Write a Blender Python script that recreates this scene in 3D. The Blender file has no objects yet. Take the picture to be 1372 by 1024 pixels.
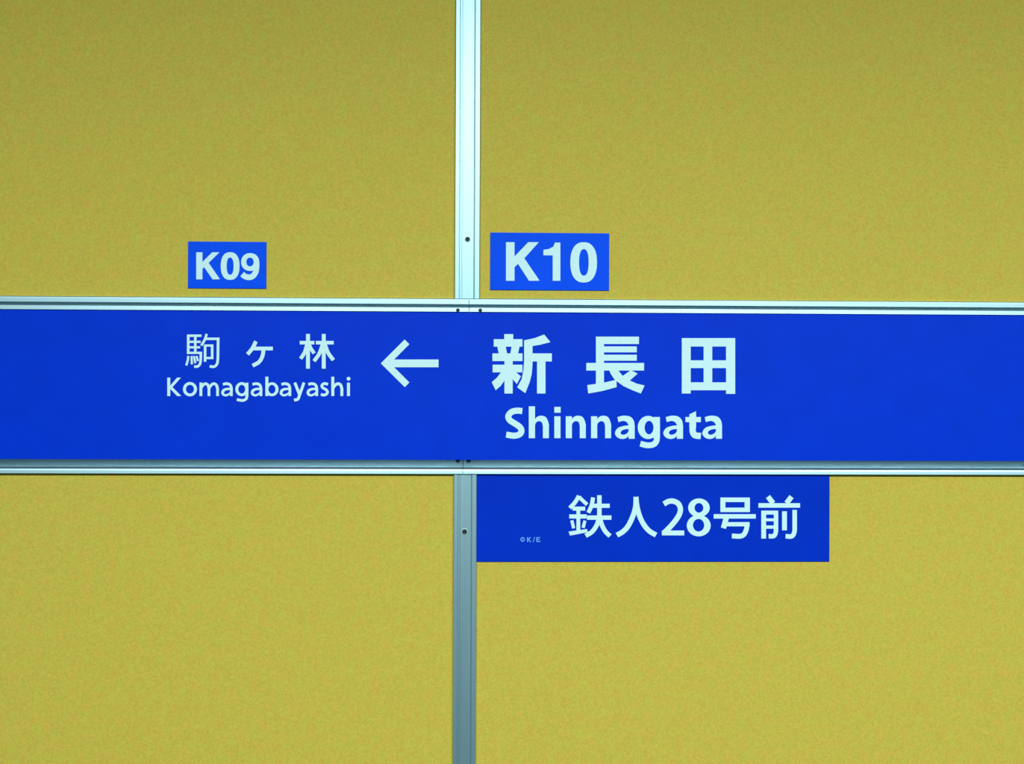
import bpy, bmesh, math
from mathutils import Matrix, Vector
from mathutils.geometry import delaunay_2d_cdt

scene = bpy.context.scene
C = scene.collection

# ------------------------------------------------------------------ camera
W, H, F = 1372.0, 1024.0, 1300.0          # photograph size, focal length in pixels
DIST, Z0 = 1.95, 1.60                     # distance to the wall, lens height
YAW, PITCH, ROLL = math.radians(1.4328), math.radians(0.1519), math.radians(0.2228)
fw = Vector((math.sin(YAW) * math.cos(PITCH), math.cos(YAW) * math.cos(PITCH), math.sin(PITCH)))
r0 = Vector((math.cos(YAW), -math.sin(YAW), 0))
u0 = r0.cross(fw)
rt = r0 * math.cos(ROLL) + u0 * math.sin(ROLL)
up = -r0 * math.sin(ROLL) + u0 * math.cos(ROLL)
CAM = Vector((0, -DIST, Z0))
cam = bpy.data.cameras.new('camera')
cam.sensor_width = 36.0
cam.lens = 36.0 * F / W
cam.clip_start = 0.05
co = bpy.data.objects.new('camera', cam)
m = Matrix((rt, up, -fw)).transposed().to_4x4()
m.translation = CAM
co.matrix_world = m
C.objects.link(co)
scene.camera = co

# ------------------------------------------------------------------ world, lamps, exposure
w = bpy.data.worlds.new('station_hall')
w.use_nodes = True
w.node_tree.nodes['Background'].inputs[0].default_value = (0.42, 0.85, 1.0, 1)
w.node_tree.nodes['Background'].inputs[1].default_value = 0.12
scene.world = w


def ceiling_lamp(name, loc, sx, sy, energy, colour=(0.80, 1.0, 1.0)):
    l = bpy.data.lights.new(name, 'AREA')
    l.shape = 'RECTANGLE'
    l.size, l.size_y = sx, sy
    l.energy = energy
    l.color = colour
    o = bpy.data.objects.new(name, l)
    o.location = loc
    C.objects.link(o)
    return o


# a row of fluorescent ceiling lamps running along the platform, shining down
ceiling_lamp('fluorescent_ceiling_lamp', (0.7, -3.5, Z0 + 1.65), 6.0, 0.9, 530)

vs = scene.view_settings
vs.view_transform = 'Standard'
vs.look = 'None'
vs.gamma = 1.0
vs.exposure = 0.0
vs.use_curve_mapping = False


# ------------------------------------------------------------------ materials
def srgb(r, g, b):
    f = lambda c: (c / 255) / 12.92 if c / 255 <= 0.04045 else ((c / 255 + 0.055) / 1.055) ** 2.4
    return (f(r), f(g), f(b), 1)


def material(name, base, rough=0.5, metal=0.0, spec=0.5):
    mt = bpy.data.materials.new(name)
    mt.use_nodes = True
    b = mt.node_tree.nodes['Principled BSDF']
    b.inputs['Base Color'].default_value = base
    b.inputs['Roughness'].default_value = rough
    b.inputs['Metallic'].default_value = metal
    b.inputs['Specular IOR Level'].default_value = spec
    return mt, mt.node_tree, b


def noise(nt, scale, detail=2.0, vec=None, rough=0.5):
    n = nt.nodes.new('ShaderNodeTexNoise')
    n.inputs['Scale'].default_value = scale
    n.inputs['Detail'].default_value = detail
    n.inputs['Roughness'].default_value = rough
    if vec is not None:
        nt.links.new(vec, n.inputs['Vector'])
    return n


def ramp(nt, src, stops):
    r = nt.nodes.new('ShaderNodeValToRGB')
    el = r.color_ramp.elements
    el[0].position, el[0].color = stops[0]
    el[1].position, el[1].color = stops[-1]
    for p, c in stops[1:-1]:
        e = el.new(p)
        e.color = c
    nt.links.new(src, r.inputs[0])
    return r


def panel_material():
    mt, nt, b = material('mustard_wall_panel', (0.6, 0.45, 0.06, 1), 0.75, 0, 0.25)
    tc = nt.nodes.new('ShaderNodeTexCoord')
    hue = ramp(nt, noise(nt, 42, 3, tc.outputs['Object'], 0.6).outputs[0],
               [(0.36, (0.550, 0.430, 0.054, 1)), (0.5, (0.580, 0.410, 0.052, 1)), (0.66, (0.615, 0.392, 0.054, 1))])
    grain = ramp(nt, noise(nt, 260, 2, tc.outputs['Object'], 0.7).outputs[0],
                 [(0.3, (0.88, 0.88, 0.86, 1)), (0.7, (1.10, 1.10, 1.12, 1))])
    mx = nt.nodes.new('ShaderNodeMix')
    mx.data_type = 'RGBA'
    mx.blend_type = 'MULTIPLY'
    mx.inputs[0].default_value = 1.0
    nt.links.new(hue.outputs[0], mx.inputs[6])
    nt.links.new(grain.outputs[0], mx.inputs[7])
    nt.links.new(mx.outputs[2], b.inputs['Base Color'])
    bp = nt.nodes.new('ShaderNodeBump')
    bp.inputs['Strength'].default_value = 0.15
    bp.inputs['Distance'].default_value = 0.001
    nt.links.new(noise(nt, 300, 2, tc.outputs['Object']).outputs[0], bp.inputs['Height'])
    nt.links.new(bp.outputs[0], b.inputs['Normal'])
    return mt


def metal_material(name, base, rough, stretch):
    mt, nt, b = material(name, base, rough, 0.9)
    tc = nt.nodes.new('ShaderNodeTexCoord')
    mp = nt.nodes.new('ShaderNodeMapping')
    mp.inputs['Scale'].default_value = stretch
    nt.links.new(tc.outputs['Object'], mp.inputs[0])
    n = noise(nt, 1.0, 3, mp.outputs[0])
    c = ramp(nt, n.outputs[0], [(0.3, tuple(x * 0.93 for x in base[:3]) + (1,)), (0.7, base)])
    nt.links.new(c.outputs[0], b.inputs['Base Color'])
    return mt


def blue_material(name, base):
    mt, nt, b = material(name, base, 0.5, 0, 0.06)
    tc = nt.nodes.new('ShaderNodeTexCoord')
    n = noise(nt, 14, 3, tc.outputs['Object'])
    c = ramp(nt, n.outputs[0], [(0.3, tuple(x * 0.95 for x in base[:3]) + (1,)), (0.7, tuple(x * 1.04 for x in base[:3]) + (1,))])
    nt.links.new(c.outputs[0], b.inputs['Base Color'])
    return mt


def vinyl_material():
    base = (0.80, 0.92, 0.92, 1)
    mt, nt, b = material('white_vinyl', base, 0.5, 0, 0.3)
    tc = nt.nodes.new('ShaderNodeTexCoord')
    n = noise(nt, 160, 2, tc.outputs['Object'])
    c = ramp(nt, n.outputs[0], [(0.3, (0.60, 0.78, 0.77, 1)), (0.7, (0.64, 0.81, 0.85, 1))])
    nt.links.new(c.outputs[0], b.inputs['Base Color'])
    return mt


M_PANEL = panel_material()
M_ALU_V = metal_material('anodised_aluminium_upright', (0.42, 0.59, 0.65, 1), 0.46, (160, 160, 3))
M_ALU_H = metal_material('anodised_aluminium_rail', (0.48, 0.64, 0.70, 1), 0.46, (3, 160, 160))
M_BLUE = blue_material('deep_blue_enamel', (0.0, 0.034, 0.56, 1))
M_BLUE_PLATE = blue_material('bright_blue_film', (0.0, 0.072, 0.80, 1))
M_BLUE_LOW = blue_material('darker_blue_film', (0.0, 0.028, 0.47, 1))
M_WHITE = vinyl_material()
M_CAPTION = material('pale_blue_print', (0.16, 0.36, 0.80, 1), 0.5)[0]
M_DARK = material('blackened_steel', (0.012, 0.03, 0.035, 1), 0.6, 0.2, 0.3)[0]
M_WASHER = material('dull_zinc', (0.45, 0.55, 0.58, 1), 0.5, 0.8)[0]
M_CORE = material('dark_wall_backing', (0.05, 0.05, 0.045, 1), 0.9)[0]


# ------------------------------------------------------------------ helpers
def tag(o, label=None, cat=None, group=None, kind=None):
    for k, v in (('label', label), ('category', cat), ('group', group), ('kind', kind)):
        if v:
            o[k] = v
    return o


def link(name, verts, faces, mat, parent=None, loc=None, smooth=False):
    """mesh from world coordinates; its origin goes to loc (default: the middle of the shape)"""
    vv = [Vector(v) for v in verts]
    if loc is None:
        lo = [min(v[i] for v in vv) for i in range(3)]
        hi = [max(v[i] for v in vv) for i in range(3)]
        loc = [(a + b) / 2 for a, b in zip(lo, hi)]
    loc = Vector(loc)
    me = bpy.data.meshes.new(name)
    me.from_pydata([v - loc for v in vv], [], faces)
    bm = bmesh.new()
    bm.from_mesh(me)
    bmesh.ops.recalc_face_normals(bm, faces=bm.faces)
    bm.to_mesh(me)
    bm.free()
    me.materials.append(mat)
    o = bpy.data.objects.new(name, me)
    C.objects.link(o)
    pl = Vector((0, 0, 0))
    if parent is not None:
        o.parent = parent
        pp = parent
        while pp is not None:
            pl += pp.location
            pp = pp.parent
    o.location = loc - pl
    return o


def empty(name, loc):
    o = bpy.data.objects.new(name, None)
    o.empty_display_size = 0.05
    o.location = loc
    C.objects.link(o)
    return o


def box_geo(x0, x1, y0, y1, z0, z1, bev=0.0):
    """box with its front (-y) edges chamfered by bev"""
    b = bev
    v = [(x0, y1, z0), (x1, y1, z0), (x1, y1, z1), (x0, y1, z1),
         (x0, y0 + b, z0), (x1, y0 + b, z0), (x1, y0 + b, z1), (x0, y0 + b, z1)]
    f = [(0, 1, 2, 3), (0, 4, 5, 1), (1, 5, 6, 2), (2, 6, 7, 3), (3, 7, 4, 0)]
    if b > 0:
        v += [(x0 + b, y0, z0 + b), (x1 - b, y0, z0 + b), (x1 - b, y0, z1 - b), (x0 + b, y0, z1 - b)]
        f += [(4, 8, 9, 5), (5, 9, 10, 6), (6, 10, 11, 7), (7, 11, 8, 4), (8, 9, 10, 11)]
    else:
        f += [(4, 5, 6, 7)]
    return v, f


def prism(profile, axis, a0, a1):
    """extrude a closed profile: axis 'x' takes (y, z) points, axis 'z' takes (x, y) points"""
    n = len(profile)
    pt = (lambda p, a: (a, p[0], p[1])) if axis == 'x' else (lambda p, a: (p[0], p[1], a))
    v = [pt(p, a0) for p in profile] + [pt(p, a1) for p in profile]
    f = [(i, (i + 1) % n, n + (i + 1) % n, n + i) for i in range(n)]
    f += [tuple(range(n)), tuple(range(2 * n - 1, n - 1, -1))]
    return v, f


def at(x, z, d):
    """a point measured on the wall plane, carried to where it stands when it is d in front of the wall"""
    k = 1 - d / DIST
    return x * k, Z0 + z * k


def screw(parent, x, z, y, r, proud=0.0015, washer=True):
    """round-headed dark screw with a cross recess on a pale washer"""
    n = 20
    ring = lambda rr, yy: [(x + rr * math.cos(2 * math.pi * i / n), yy, z + rr * math.sin(2 * math.pi * i / n)) for i in range(n)]
    v = ring(r, y + 0.002) + ring(r, y - proud * 0.5) + ring(r * 0.75, y - proud)
    f = []
    for k in (0, 1):
        f += [(k * n + i, k * n + (i + 1) % n, (k + 1) * n + (i + 1) % n, (k + 1) * n + i) for i in range(n)]
    f.append(tuple(range(2 * n, 3 * n)))
    f.append(tuple(range(n)))
    o = link('screw', v, f, M_DARK, parent)
    o['label'] = 'dark round screw head'
    if washer:
        v = ring(r * 1.45, y + 0.0005) + ring(r * 1.45, y - 0.0004) + ring(r * 0.9, y - 0.0006)
        f = []
        for k in (0, 1):
            f += [(k * n + i, k * n + (i + 1) % n, (k + 1) * n + (i + 1) % n, (k + 1) * n + i) for i in range(n)]
        link('washer', v, f, M_WASHER, o)
    return o


# ------------------------------------------------------------------ the wall and its panels
XL, XR, ZB, ZT = -2.0, 2.0, -1.15, 1.15           # measured from the lens axis
v, f = box_geo(XL, XR, 0.050, 0.10, Z0 + ZB, Z0 + ZT)
wall = link('wall_back', v, f, M_CORE)
tag(wall, 'station wall clad in mustard yellow panels behind the blue sign band', 'wall', kind='structure')
MX = -0.0430
for (x0, x1, z0, z1) in ((XL, MX - 0.002, 0.168, ZT), (MX + 0.002, XR, 0.168, ZT),
                         (XL, MX - 0.002, ZB, -0.1785), (MX + 0.002, XR, ZB, -0.1785)):
    v, f = box_geo(x0, x1, 0.0, 0.050, Z0 + z0, Z0 + z1, 0.001)
    link('panel', v, f, M_PANEL, wall)

# ------------------------------------------------------------------ aluminium uprights
UP_D = 0.006


def upright(name, xc, wd, z0, z1, screw_at, label):
    k = 1 - UP_D / DIST
    xc *= k
    h = wd * k / 2
    y = -UP_D
    rel = [(-1, 0.000), (-1, y + 0.002), (-0.94, y), (-0.66, y), (-0.58, y + 0.0011), (-0.50, y + 0.0013), (-0.38, y + 0.0006),
           (0.30, y + 0.0006), (0.40, y + 0.0011), (0.48, y + 0.0013), (0.60, y), (0.94, y), (1, y + 0.002), (1, 0.000)]
    v, f = prism([(xc + a * h, b) for a, b in rel], 'z', Z0 + z0, Z0 + z1)
    o = link(name, v, f, M_ALU_V)
    tag(o, label, 'trim', kind='structure')
    sx, sz = at(screw_at[0], screw_at[1], UP_D)
    screw(o, sx, sz, -UP_D + 0.0006, 0.0048)
    return o


upright('trim_1', -0.0420, 0.0510, 0.168, ZT, (-0.0416, 0.2919), 'bright aluminium upright cover strip rising above the blue sign band')
upright('trim_2', -0.0443, 0.0470, ZB, -0.172, (-0.0452, -0.2956), 'duller aluminium upright cover strip running down below the blue sign band')

# ------------------------------------------------------------------ aluminium rails above and below the band
RD = 0.010                                        # how far the rails stand out
BD = 0.007                                        # face of the blue board
rail_k = 1 - RD / DIST


def zz(z, d):
    return Z0 + z * (1 - d / DIST)


def upper_rail(name, x0, x1, label):
    zt, zl, zg, zb = zz(0.1729, RD), zz(0.1612, RD), zz(0.1560, RD), zz(0.1461, RD)
    y = -RD
    p = [(0.050, zb - 0.006), (0.050, zb + 0.016), (0.0, zb + 0.016), (0.0, zt), (y + 0.003, zt), (y + 0.0010, zt - 0.0018), (y, zt - 0.005), (y - 0.0001, zl), (y + 0.014, zl),
         (y + 0.014, zg), (y + 0.003, zg), (y + 0.0004, zg - 0.0020), (y, zb), (y + 0.020, zb), (y + 0.020, zb - 0.006)]
    v, f = prism(p, 'x', x0, x1)
    o = link(name, v, f, M_ALU_H)
    return tag(o, label, 'trim', kind='structure')


def lower_rail(name, x0, x1, label):
    zt, zl, zb = zz(-0.1518, BD), zz(-0.1693, RD), zz(-0.1802, RD)
    y = -RD
    p = [(0.050, zt + 0.010), (0.026, zt + 0.010), (0.026, zl), (y + 0.004, zl), (y + 0.0014, zl - 0.0016), (y + 0.0006, zl - 0.0045),
         (y, zb + 0.0006), (y + 0.0006, zb), (0.0, zb), (0.0, zb + 0.004), (0.050, zb + 0.004)]
    v, f = prism(p, 'x', x0, x1)
    o = link(name, v, f, M_ALU_H)
    return tag(o, label, 'trim', kind='structure')


JU, JL, GAP = -0.0381 * rail_k, -0.0495 * rail_k, 0.0005
ru_l = upper_rail('trim_3', XL, JU - GAP, 'grooved aluminium rail along the top of the blue band, left of its joint')
ru_r = upper_rail('trim_4', JU + GAP, XR, 'grooved aluminium rail along the top of the blue band, right of its joint')
rl_l = lower_rail('trim_5', XL, JL - GAP, 'aluminium rail along the bottom of the blue band, left of its joint')
rl_r = lower_rail('trim_6', JL + GAP, XR, 'aluminium rail along the bottom of the blue band, right of its joint')
for par, sx in ((ru_l, -0.0605), (ru_r, -0.0155)):
    x, z = at(sx, 0.1491, RD)
    screw(par, x, z, -RD + 0.0005, 0.0038, 0.001, False)
for par, sx in ((rl_l, -0.0600), (rl_r, -0.0383)):
    x, z = at(sx, -0.1545, 0.0)
    screw(par, x, z, 0.026, 0.0046, 0.026, False)


# ------------------------------------------------------------------ lettering: strokes and outlines measured on the sign faces
def sign_point(u, v, d):
    """a spot of the sign face, d in front of the wall"""
    r = fw + rt * ((u - W / 2) / F) - up * ((v - H / 2) / F)
    t = (DIST - d) / r.y
    return r.x * t, Z0 + r.z * t


def spline(pts, n=8):
    """Catmull-Rom through the points"""
    if len(pts) == 2:
        return list(pts)
    P = [(2 * pts[0][0] - pts[1][0], 2 * pts[0][1] - pts[1][1])] + list(pts) + [(2 * pts[-1][0] - pts[-2][0], 2 * pts[-1][1] - pts[-2][1])]
    out = []
    for i in range(1, len(P) - 2):
        a, b, c, d = P[i - 1:i + 3]
        for k in range(n):
            t = k / n
            out.append(tuple(0.5 * (2 * b[j] + (c[j] - a[j]) * t + (2 * a[j] - 5 * b[j] + 4 * c[j] - d[j]) * t * t
                                    + (3 * b[j] - a[j] - 3 * c[j] + d[j]) * t ** 3) for j in (0, 1)))
    out.append(tuple(pts[-1]))
    return out


def S(w, *pts, smooth=True):
    """a stroke of width w: two triangles for each step, sharing mitred edges"""
    p = spline(pts) if smooth and len(pts) > 2 else list(pts)
    L, Rr = [], []
    for i, q in enumerate(p):
        a = p[max(i - 1, 0)]
        b = p[min(i + 1, len(p) - 1)]
        dx, dy = b[0] - a[0], b[1] - a[1]
        l = math.hypot(dx, dy) or 1
        nx, ny = -dy / l * w / 2, dx / l * w / 2
        L.append((q[0] + nx, q[1] + ny))
        Rr.append((q[0] - nx, q[1] - ny))
    return [t for i in range(len(p) - 1) for t in ([L[i], L[i + 1], Rr[i + 1]], [L[i], Rr[i + 1], Rr[i]])]


def B(x0, y0, x1, y1):
    return [[(x0, y0), (x1, y0), (x1, y1), (x0, y1)]]


def G(*pts):
    return [list(pts)]


def ring(cx, cy, rx, ry, ix, iy, jx=None, jy=None, e=2.0, n=40):
    """band between an outer and an inner oval"""
    jx = cx if jx is None else jx
    jy = cy if jy is None else jy

    def pt(ax, ay, x, y, t):
        c, s = math.cos(t), math.sin(t)
        return (x + ax * math.copysign(abs(c) ** (2 / e), c), y + ay * math.copysign(abs(s) ** (2 / e), s))
    o = [pt(rx, ry, cx, cy, 2 * math.pi * i / n) for i in range(n)]
    q = [pt(ix, iy, jx, jy, 2 * math.pi * i / n) for i in range(n)]
    return [[o[i], o[(i + 1) % n], q[(i + 1) % n], q[i]] for i in range(n)]


def band_between(outer, inner, n=6):
    """band between two smooth lines with the same number of points"""
    o, q = spline(outer, n), spline(inner, n)
    return [t for i in range(len(o) - 1) for t in ([o[i], o[i + 1], q[i + 1]], [o[i], q[i + 1], q[i]])]


def oval(cx, cy, rx, ry, n=20):
    return [[(cx + rx * math.cos(2 * math.pi * i / n), cy + ry * math.sin(2 * math.pi * i / n)) for i in range(n)]]


THICK = 0.0005


def glyph(name, polys, ox, oy, s, d, parent, mat=None, dx=0):
    """one character: the union of its pieces, as a raised film on the sign face"""
    verts, faces = [], []
    for poly in polys:
        pp = [sign_point(ox + (x + dx) * s, oy + y * s, d) for x, y in poly]
        area = sum(pp[i][0] * pp[(i + 1) % len(pp)][1] - pp[(i + 1) % len(pp)][0] * pp[i][1] for i in range(len(pp)))
        if abs(area) < 1e-12:
            continue
        if area < 0:
            pp.reverse()
        faces.append(list(range(len(verts), len(verts) + len(pp))))
        verts += [Vector(p) for p in pp]
    vo, eo, fo = delaunay_2d_cdt(verts, [], faces, 0, 1e-7)[:3]

    def inside(c):
        for fc in faces:
            hit, q = False, verts[fc[-1]]
            for i in fc:
                p = verts[i]
                if (p.y > c.y) != (q.y > c.y) and c.x < (q.x - p.x) * (c.y - p.y) / (q.y - p.y) + p.x:
                    hit = not hit
                q = p
            if hit:
                return True
        return False
    fo = [t for t in fo if inside(sum((vo[i] for i in t), Vector((0, 0))) / len(t))]   # the counters stay open
    used = sorted({i for t in fo for i in t})
    idx = {a: b for b, a in enumerate(used)}
    vo = [vo[i] for i in used]
    fo = [[idx[i] for i in t] for t in fo]
    n = len(vo)
    v3 = [(p.x, -d - THICK, p.y) for p in vo] + [(p.x, -d + 0.0002, p.y) for p in vo]
    cnt = {}
    for t in fo:
        for i in range(len(t)):
            cnt.setdefault(frozenset((t[i], t[(i + 1) % len(t)])), []).append((t[i], t[(i + 1) % len(t)]))
    f3 = [tuple(t) for t in fo]
    f3 += [(b, a, a + n, b + n) for e in cnt.values() if len(e) == 1 for a, b in e]
    me_o = link(name, v3, f3, mat or M_WHITE, parent)
    return me_o


def sign(name, x0, x1, z0, z1, d, thick, mat, label, bev=0.0005):
    """a root at the foot of the sign with its plate"""
    r = empty(name, ((x0 + x1) / 2, -d + thick, z0))
    tag(r, label, 'sign')
    v, f = box_geo(x0, x1, -d, -d + thick, z0, z1, bev)
    link('plate', v, f, mat, r)
    return r


# --- the long blue band with the two station names
zb_top, zb_bot = zz(0.1461, BD) + 0.0, zz(-0.1518, BD)
band = sign('station_sign', XL, XR, zb_bot, zb_top, BD, 0.012, M_BLUE,
            'long deep blue band naming this station and the next one, with a white arrow', 0.0003)

s1 = 100 / 1024
glyph('character', B(262, 80, 385, 200) + B(118, 150, 512, 252) + G((165, 240), (280, 240), (303, 360), (190, 360))
      + G((365, 240), (475, 240), (448, 360), (343, 360)) + B(100, 345, 512, 450) + B(265, 440, 378, 895) + B(103, 500, 512, 605)
      + G((225, 595), (345, 595), (290, 680), (215, 790), (145, 850), (90, 740), (160, 680))
      + G((335, 590), (415, 595), (490, 660), (435, 765), (370, 690))
      + G((535, 165), (680, 135), (810, 85), (895, 190), (760, 225), (640, 245), (535, 250))
      + G((535, 165), (650, 165), (650, 500), (640, 620), (615, 730), (550, 890), (440, 810), (500, 700), (525, 580), (535, 450))
      + B(630, 345, 915, 455) + B(712, 440, 828, 895), 650, 440, s1, BD, band)
glyph('character', B(240, 115, 350, 840) + B(240, 115, 830, 216) + B(240, 249, 800, 330) + B(240, 363, 800, 445) + B(108, 476, 900, 580)
      + G((120, 780), (330, 750), (520, 708), (524, 808), (320, 862), (135, 895))
      + G((420, 570), (540, 570), (600, 645), (700, 715), (800, 760), (908, 785), (855, 895), (740, 850), (620, 795), (500, 710), (440, 620))
      + G((718, 575), (812, 622), (690, 730), (600, 660)), 775, 440, s1, BD, band)
glyph('character', B(138, 135, 260, 895) + B(745, 135, 870, 900) + B(437, 140, 555, 850) + B(138, 135, 870, 250) + B(138, 440, 870, 546)
      + B(138, 742, 870, 850), 900, 440, s1, BD, band)

s2 = 150 / 1372
arch = lambda wd, x0, y0, x1, yt, yb: S(wd, (x0, y0), (x0 + 0.27 * (x1 - x0), y0 - 0.72 * (y0 - yt)), (x0 + 0.56 * (x1 - x0), yt),
                                        (x0 + 0.86 * (x1 - x0), yt + 0.32 * (y0 - yt)), (x1, y0 + 0.25 * (y0 - yt)), (x1, (y0 + yb) / 2), (x1, yb))
BOW = (band_between([(424, 252), (450, 220), (500, 203), (562, 222), (596, 300), (598, 360)], [(424, 345), (437, 293), (475, 269), (512, 285), (525, 335), (525, 360)])
       + B(525, 358, 598, 478))
glyph('letter', S(74, (272, 146), (205, 141), (140, 158), (101, 208), (120, 258), (180, 298), (240, 340), (262, 385), (240, 430), (170, 448), (75, 434)),
      670, 535, s2, BD, band)
glyph('letter', B(352, 88, 428, 478) + BOW, 670, 535, s2, BD, band)
glyph('letter', B(665, 95, 742, 166) + B(665, 210, 740, 478), 670, 535, s2, BD, band)
for dx in (0, 310):
    glyph('letter', B(805, 210, 880, 478) + [[(x + 452, y) for x, y in p] for p in BOW], 670, 535, s2, BD, band, dx=dx)
s3 = 160 / 1372
A_BOLD = (band_between([(62, 206), (130, 190), (205, 200), (248, 245), (260, 310), (260, 340)], [(74, 263), (125, 250), (163, 260), (186, 288), (190, 315), (190, 340)])
          + B(190, 338, 260, 455)
          + band_between([(194, 301), (130, 309), (66, 333), (34, 388), (60, 438), (115, 457), (165, 445), (194, 415)],
                         [(194, 342), (150, 346), (114, 360), (98, 384), (111, 406), (140, 408), (172, 393), (194, 362)]))
for dx in (0, 555, 1003):
    glyph('letter', A_BOLD, 820, 535, s3, BD, band, dx=dx)
glyph('letter', ring(415, 325, 120, 133, 51, 78, 425, 327) + B(478, 205, 550, 450)
      + S(66, (514, 430), (510, 480), (475, 520), (405, 530), (325, 512)), 820, 535, s3, BD, band)
glyph('letter', B(843, 205, 1020, 264) + G((888, 175), (965, 138), (965, 330), (888, 330))
      + S(72, (926, 320), (927, 370), (950, 413), (1020, 424)), 820, 535, s3, BD, band)

s4 = 100 / 1365
arrow = glyph('arrow', B(380, 435, 1195, 576) + G((140, 505), (575, 70), (662, 155), (386, 432), (386, 578), (662, 855), (578, 940)), 500, 450, s4, BD, band)
arrow['label'] = 'white arrow pointing left'

s5 = 60 / 1024
glyph('character', B(180, 145, 240, 585) + B(182, 143, 512, 197) + B(210, 285, 492, 335) + B(210, 410, 482, 460) + B(182, 537, 525, 588)
      + B(343, 160, 399, 570) + S(58, (496, 545), (495, 700), (478, 815), (425, 872), (345, 876))
      + S(50, (210, 635), (200, 730), (165, 850)) + S(47, (285, 635), (293, 825)) + S(47, (340, 635), (372, 800)) + S(47, (400, 635), (432, 750))
      + S(56, (632, 130), (585, 265), (508, 395)) + B(600, 213, 925, 270)
      + S(60, (893, 230), (890, 500), (885, 720), (860, 830), (790, 880), (700, 868)) + B(566, 372, 624, 765) + B(580, 370, 785, 420)
      + B(728, 380, 785, 705) + B(590, 655, 785, 705), 240, 440, s5, BD, band)
s6 = 140 / 1372
glyph('character', S(50, (225, 172), (180, 262), (115, 342)) + B(185, 242, 447, 290) + S(50, (326, 265), (312, 360), (268, 440), (182, 492)),
      320, 440, s6, BD, band)
glyph('character', B(800, 166, 992, 212) + B(883, 75, 934, 530) + S(48, (898, 205), (865, 315), (812, 400)) + S(46, (925, 215), (945, 262), (990, 330))
      + B(1012, 166, 1246, 212) + B(1090, 75, 1141, 530) + S(48, (1102, 205), (1055, 335), (988, 432)) + S(50, (1128, 205), (1172, 320), (1242, 418)),
      320, 440, s6, BD, band)

s7 = 130 / 1372
kw = 42
A_REG = (S(38, (884, 213), (935, 203), (985, 220), (1003, 270), (1003, 330), (1003, 378))
         + band_between([(988, 262), (925, 264), (875, 290), (860, 335), (880, 370), (925, 383), (965, 370), (988, 350)],
                        [(988, 293), (938, 296), (907, 312), (899, 335), (910, 350), (936, 350), (966, 336), (988, 316)]))
glyph('letter', B(97, 118, 139, 378) + G((130, 240), (236, 118), (291, 118), (170, 252), (296, 378), (238, 378), (130, 268)), 215, 495, s7, BD, band)
glyph('letter', ring(418, 281, 99, 101, 57, 62), 215, 495, s7, BD, band)
glyph('letter', B(552, 187, 592, 378) + arch(38, 575, 262, 686, 204, 378) + arch(38, 690, 262, 808, 204, 378), 215, 495, s7, BD, band)
for dx in (0, 418, 827, 1207):
    glyph('letter', A_REG, 215, 495, s7, BD, band, dx=dx)
glyph('letter', ring(1150, 281, 91, 99, 49, 62) + B(1202, 190, 1244, 380) + S(38, (1223, 370), (1214, 415), (1165, 440), (1080, 428)), 215, 495, s7, BD, band)
glyph('letter', B(112, 105, 154, 378) + ring(205, 282, 93, 98, 50, 62), 345, 495, s7, BD, band)
glyph('letter', S(40, (528, 188), (598, 365)) + S(40, (658, 188), (600, 350), (572, 420), (518, 436)), 345, 495, s7, BD, band)
glyph('letter', S(38, (998, 212), (945, 202), (912, 226), (922, 260), (968, 287), (990, 322), (970, 355), (930, 364), (898, 352)), 345, 495, s7, BD, band)
glyph('letter', B(1044, 105, 1086, 378) + arch(40, 1070, 262, 1193, 204, 378), 345, 495, s7, BD, band)
glyph('letter', B(1266, 190, 1308, 378) + oval(1288, 133, 27, 26), 345, 495, s7, BD, band)

# --- the number plate of this station
PD = 0.0025


def plate_sign(name, u0, v0, u1, v1, mat, label, d=PD):
    x0, z1 = sign_point(u0, v0, d)
    x1, z0 = sign_point(u1, v1, d)
    return sign(name, x0, x1, z0, z1, d, d - 0.0, mat, label)


k10 = plate_sign('number_plate', 657, 311.5, 816, 389.5, M_BLUE_PLATE, 'larger bright blue plate reading K10, right of the upright strip')
s8 = 180 / 1372
glyph('letter', B(213, 188, 300, 582) + G((290, 345), (440, 188), (548, 188), (400, 352), (556, 581), (448, 582), (335, 408), (290, 455)), 650, 300, s8, PD, k10)
glyph('digit', G((690, 582), (690, 322), (595, 322), (595, 266), (650, 258), (698, 232), (713, 192), (768, 192), (768, 582)), 650, 300, s8, PD, k10)
glyph('digit', ring(1006, 394, 136, 206, 49, 136, 1008, 394, e=2.35), 650, 300, s8, PD, k10)

k09 = plate_sign('number_plate', 252, 323.5, 356.5, 386.8, M_BLUE_PLATE, 'smaller bright blue plate reading K09, on the left panel')
s9 = 130 / 1372
glyph('letter', B(243, 298, 330, 680) + G((320, 445), (468, 298), (570, 298), (418, 447), (577, 678), (475, 681), (355, 508), (320, 545)), 240, 310, s9, PD, k09)
glyph('digit', ring(722, 492, 133, 196, 49, 122, 722, 494, e=2.35), 240, 310, s9, PD, k09)
glyph('digit', ring(1005, 435, 128, 126, 52, 62, 1003, 435, e=2.1)
      + S(80, (1094, 430), (1095, 500), (1081, 580), (1040, 636), (985, 651), (930, 636), (893, 605)), 240, 310, s9, PD, k09)

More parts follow.
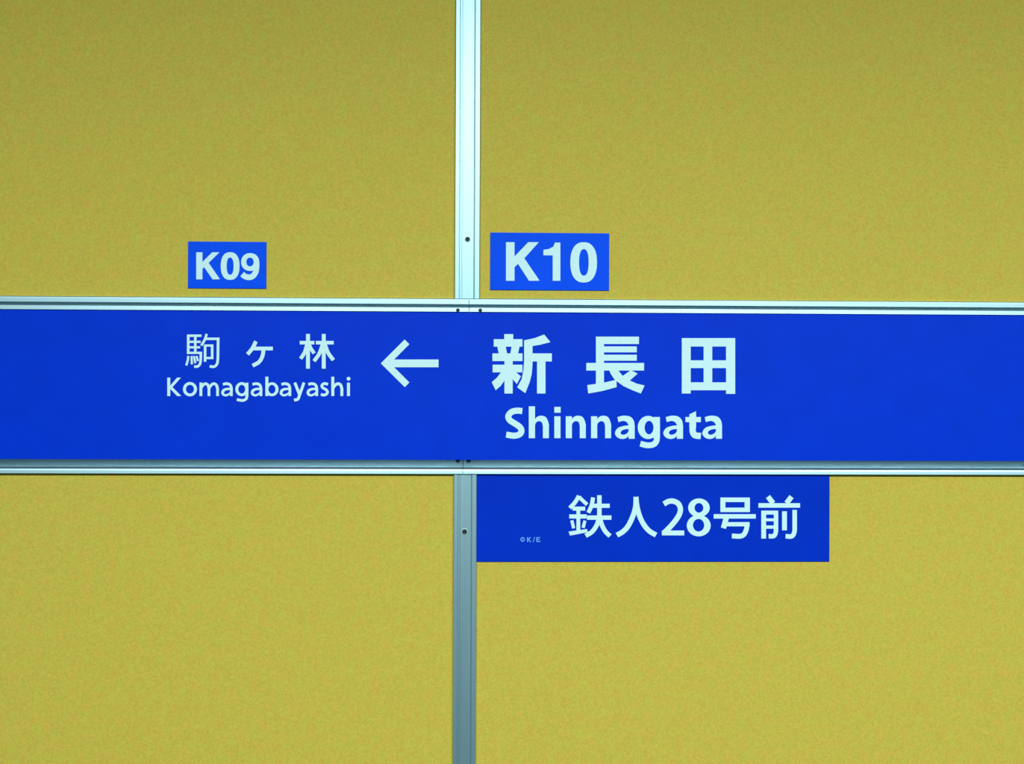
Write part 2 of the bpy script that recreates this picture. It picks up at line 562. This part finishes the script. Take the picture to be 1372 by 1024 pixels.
# --- the lower plate with the station's second name
sub = plate_sign('name_plate', 639.2, 632.0, 1111.3, 752.8, M_BLUE_LOW, 'deep blue plate with one line of white Japanese writing, hung under the band')
s10 = 70 / 956
glyph('character', S(74, (283, 130), (210, 250), (115, 352)) + S(66, (285, 150), (350, 215), (432, 290)) + B(165, 328, 396, 400) + B(236, 380, 306, 770) + B(105, 470, 425, 545)
      + S(58, (152, 580), (185, 725)) + S(58, (392, 585), (358, 715)) + G((92, 785), (430, 738), (442, 795), (120, 857))
      + B(615, 120, 697, 560) + S(74, (540, 160), (515, 300), (455, 440)) + B(520, 275, 845, 350) + B(430, 490, 876, 568)
      + S(82, (650, 540), (605, 670), (525, 785), (405, 862)) + S(82, (665, 540), (705, 670), (765, 780), (850, 866)), 755, 655, s10, PD, sub)
glyph('character', S(92, (440, 150), (430, 330), (382, 500), (295, 680), (200, 785), (90, 850)) + S(92, (436, 150), (458, 330), (508, 510), (590, 670), (690, 780), (805, 848)),
      820, 655, s10, PD, sub)
s11 = 80 / 1092
glyph('digit', S(96, (128, 280), (210, 234), (300, 228), (388, 270), (430, 360), (415, 460), (350, 570), (250, 690), (145, 795)) + B(92, 765, 500, 853)
      + G((92, 800), (150, 735), (220, 770), (180, 853), (92, 853)), 880, 655, s11, PD, sub)
glyph('digit', ring(770, 348, 197, 170, 80, 88, 770, 350) + ring(766, 675, 218, 196, 103, 116, 763, 668), 880, 655, s11, PD, sub)
glyph('character', B(160, 125, 577, 188) + B(160, 268, 577, 330) + B(160, 125, 230, 330) + B(502, 125, 577, 330) + B(65, 360, 660, 422)
      + S(74, (242, 415), (203, 558)) + B(225, 473, 572, 532) + S(68, (536, 480), (530, 560), (498, 640), (440, 672), (322, 668)), 950, 655, s7, PD, sub)
glyph('character', S(72, (833, 112), (905, 205)) + S(72, (1165, 112), (1095, 205)) + B(698, 205, 1286, 268) + B(738, 310, 805, 705) + B(738, 310, 976, 365)
      + S(62, (946, 330), (946, 500), (943, 610), (915, 668), (842, 672)) + B(800, 420, 930, 460) + B(800, 520, 930, 565)
      + B(1032, 320, 1100, 588) + S(64, (1210, 300), (1210, 500), (1206, 610), (1170, 672), (1082, 672)), 950, 655, s7, PD, sub)
# the tiny caption line at the left of this plate
s12 = 120 / 1229
cap = [ring(412, 850, 31, 31, 23, 23, n=24) + S(7, (424, 840), (412, 834), (400, 850), (412, 866), (424, 860)),
       S(13, (480, 820), (480, 886)) + S(12, (520, 820), (484, 855)) + S(12, (490, 850), (524, 886)),
       S(9, (578, 818), (556, 886)),
       S(12, (607, 820), (607, 884)) + S(11, (603, 825), (652, 825)) + S(11, (603, 852), (645, 852)) + S(11, (603, 879), (656, 879))]
for c in cap:
    glyph('letter', c, 660, 640, s12, PD, sub, M_CAPTION)
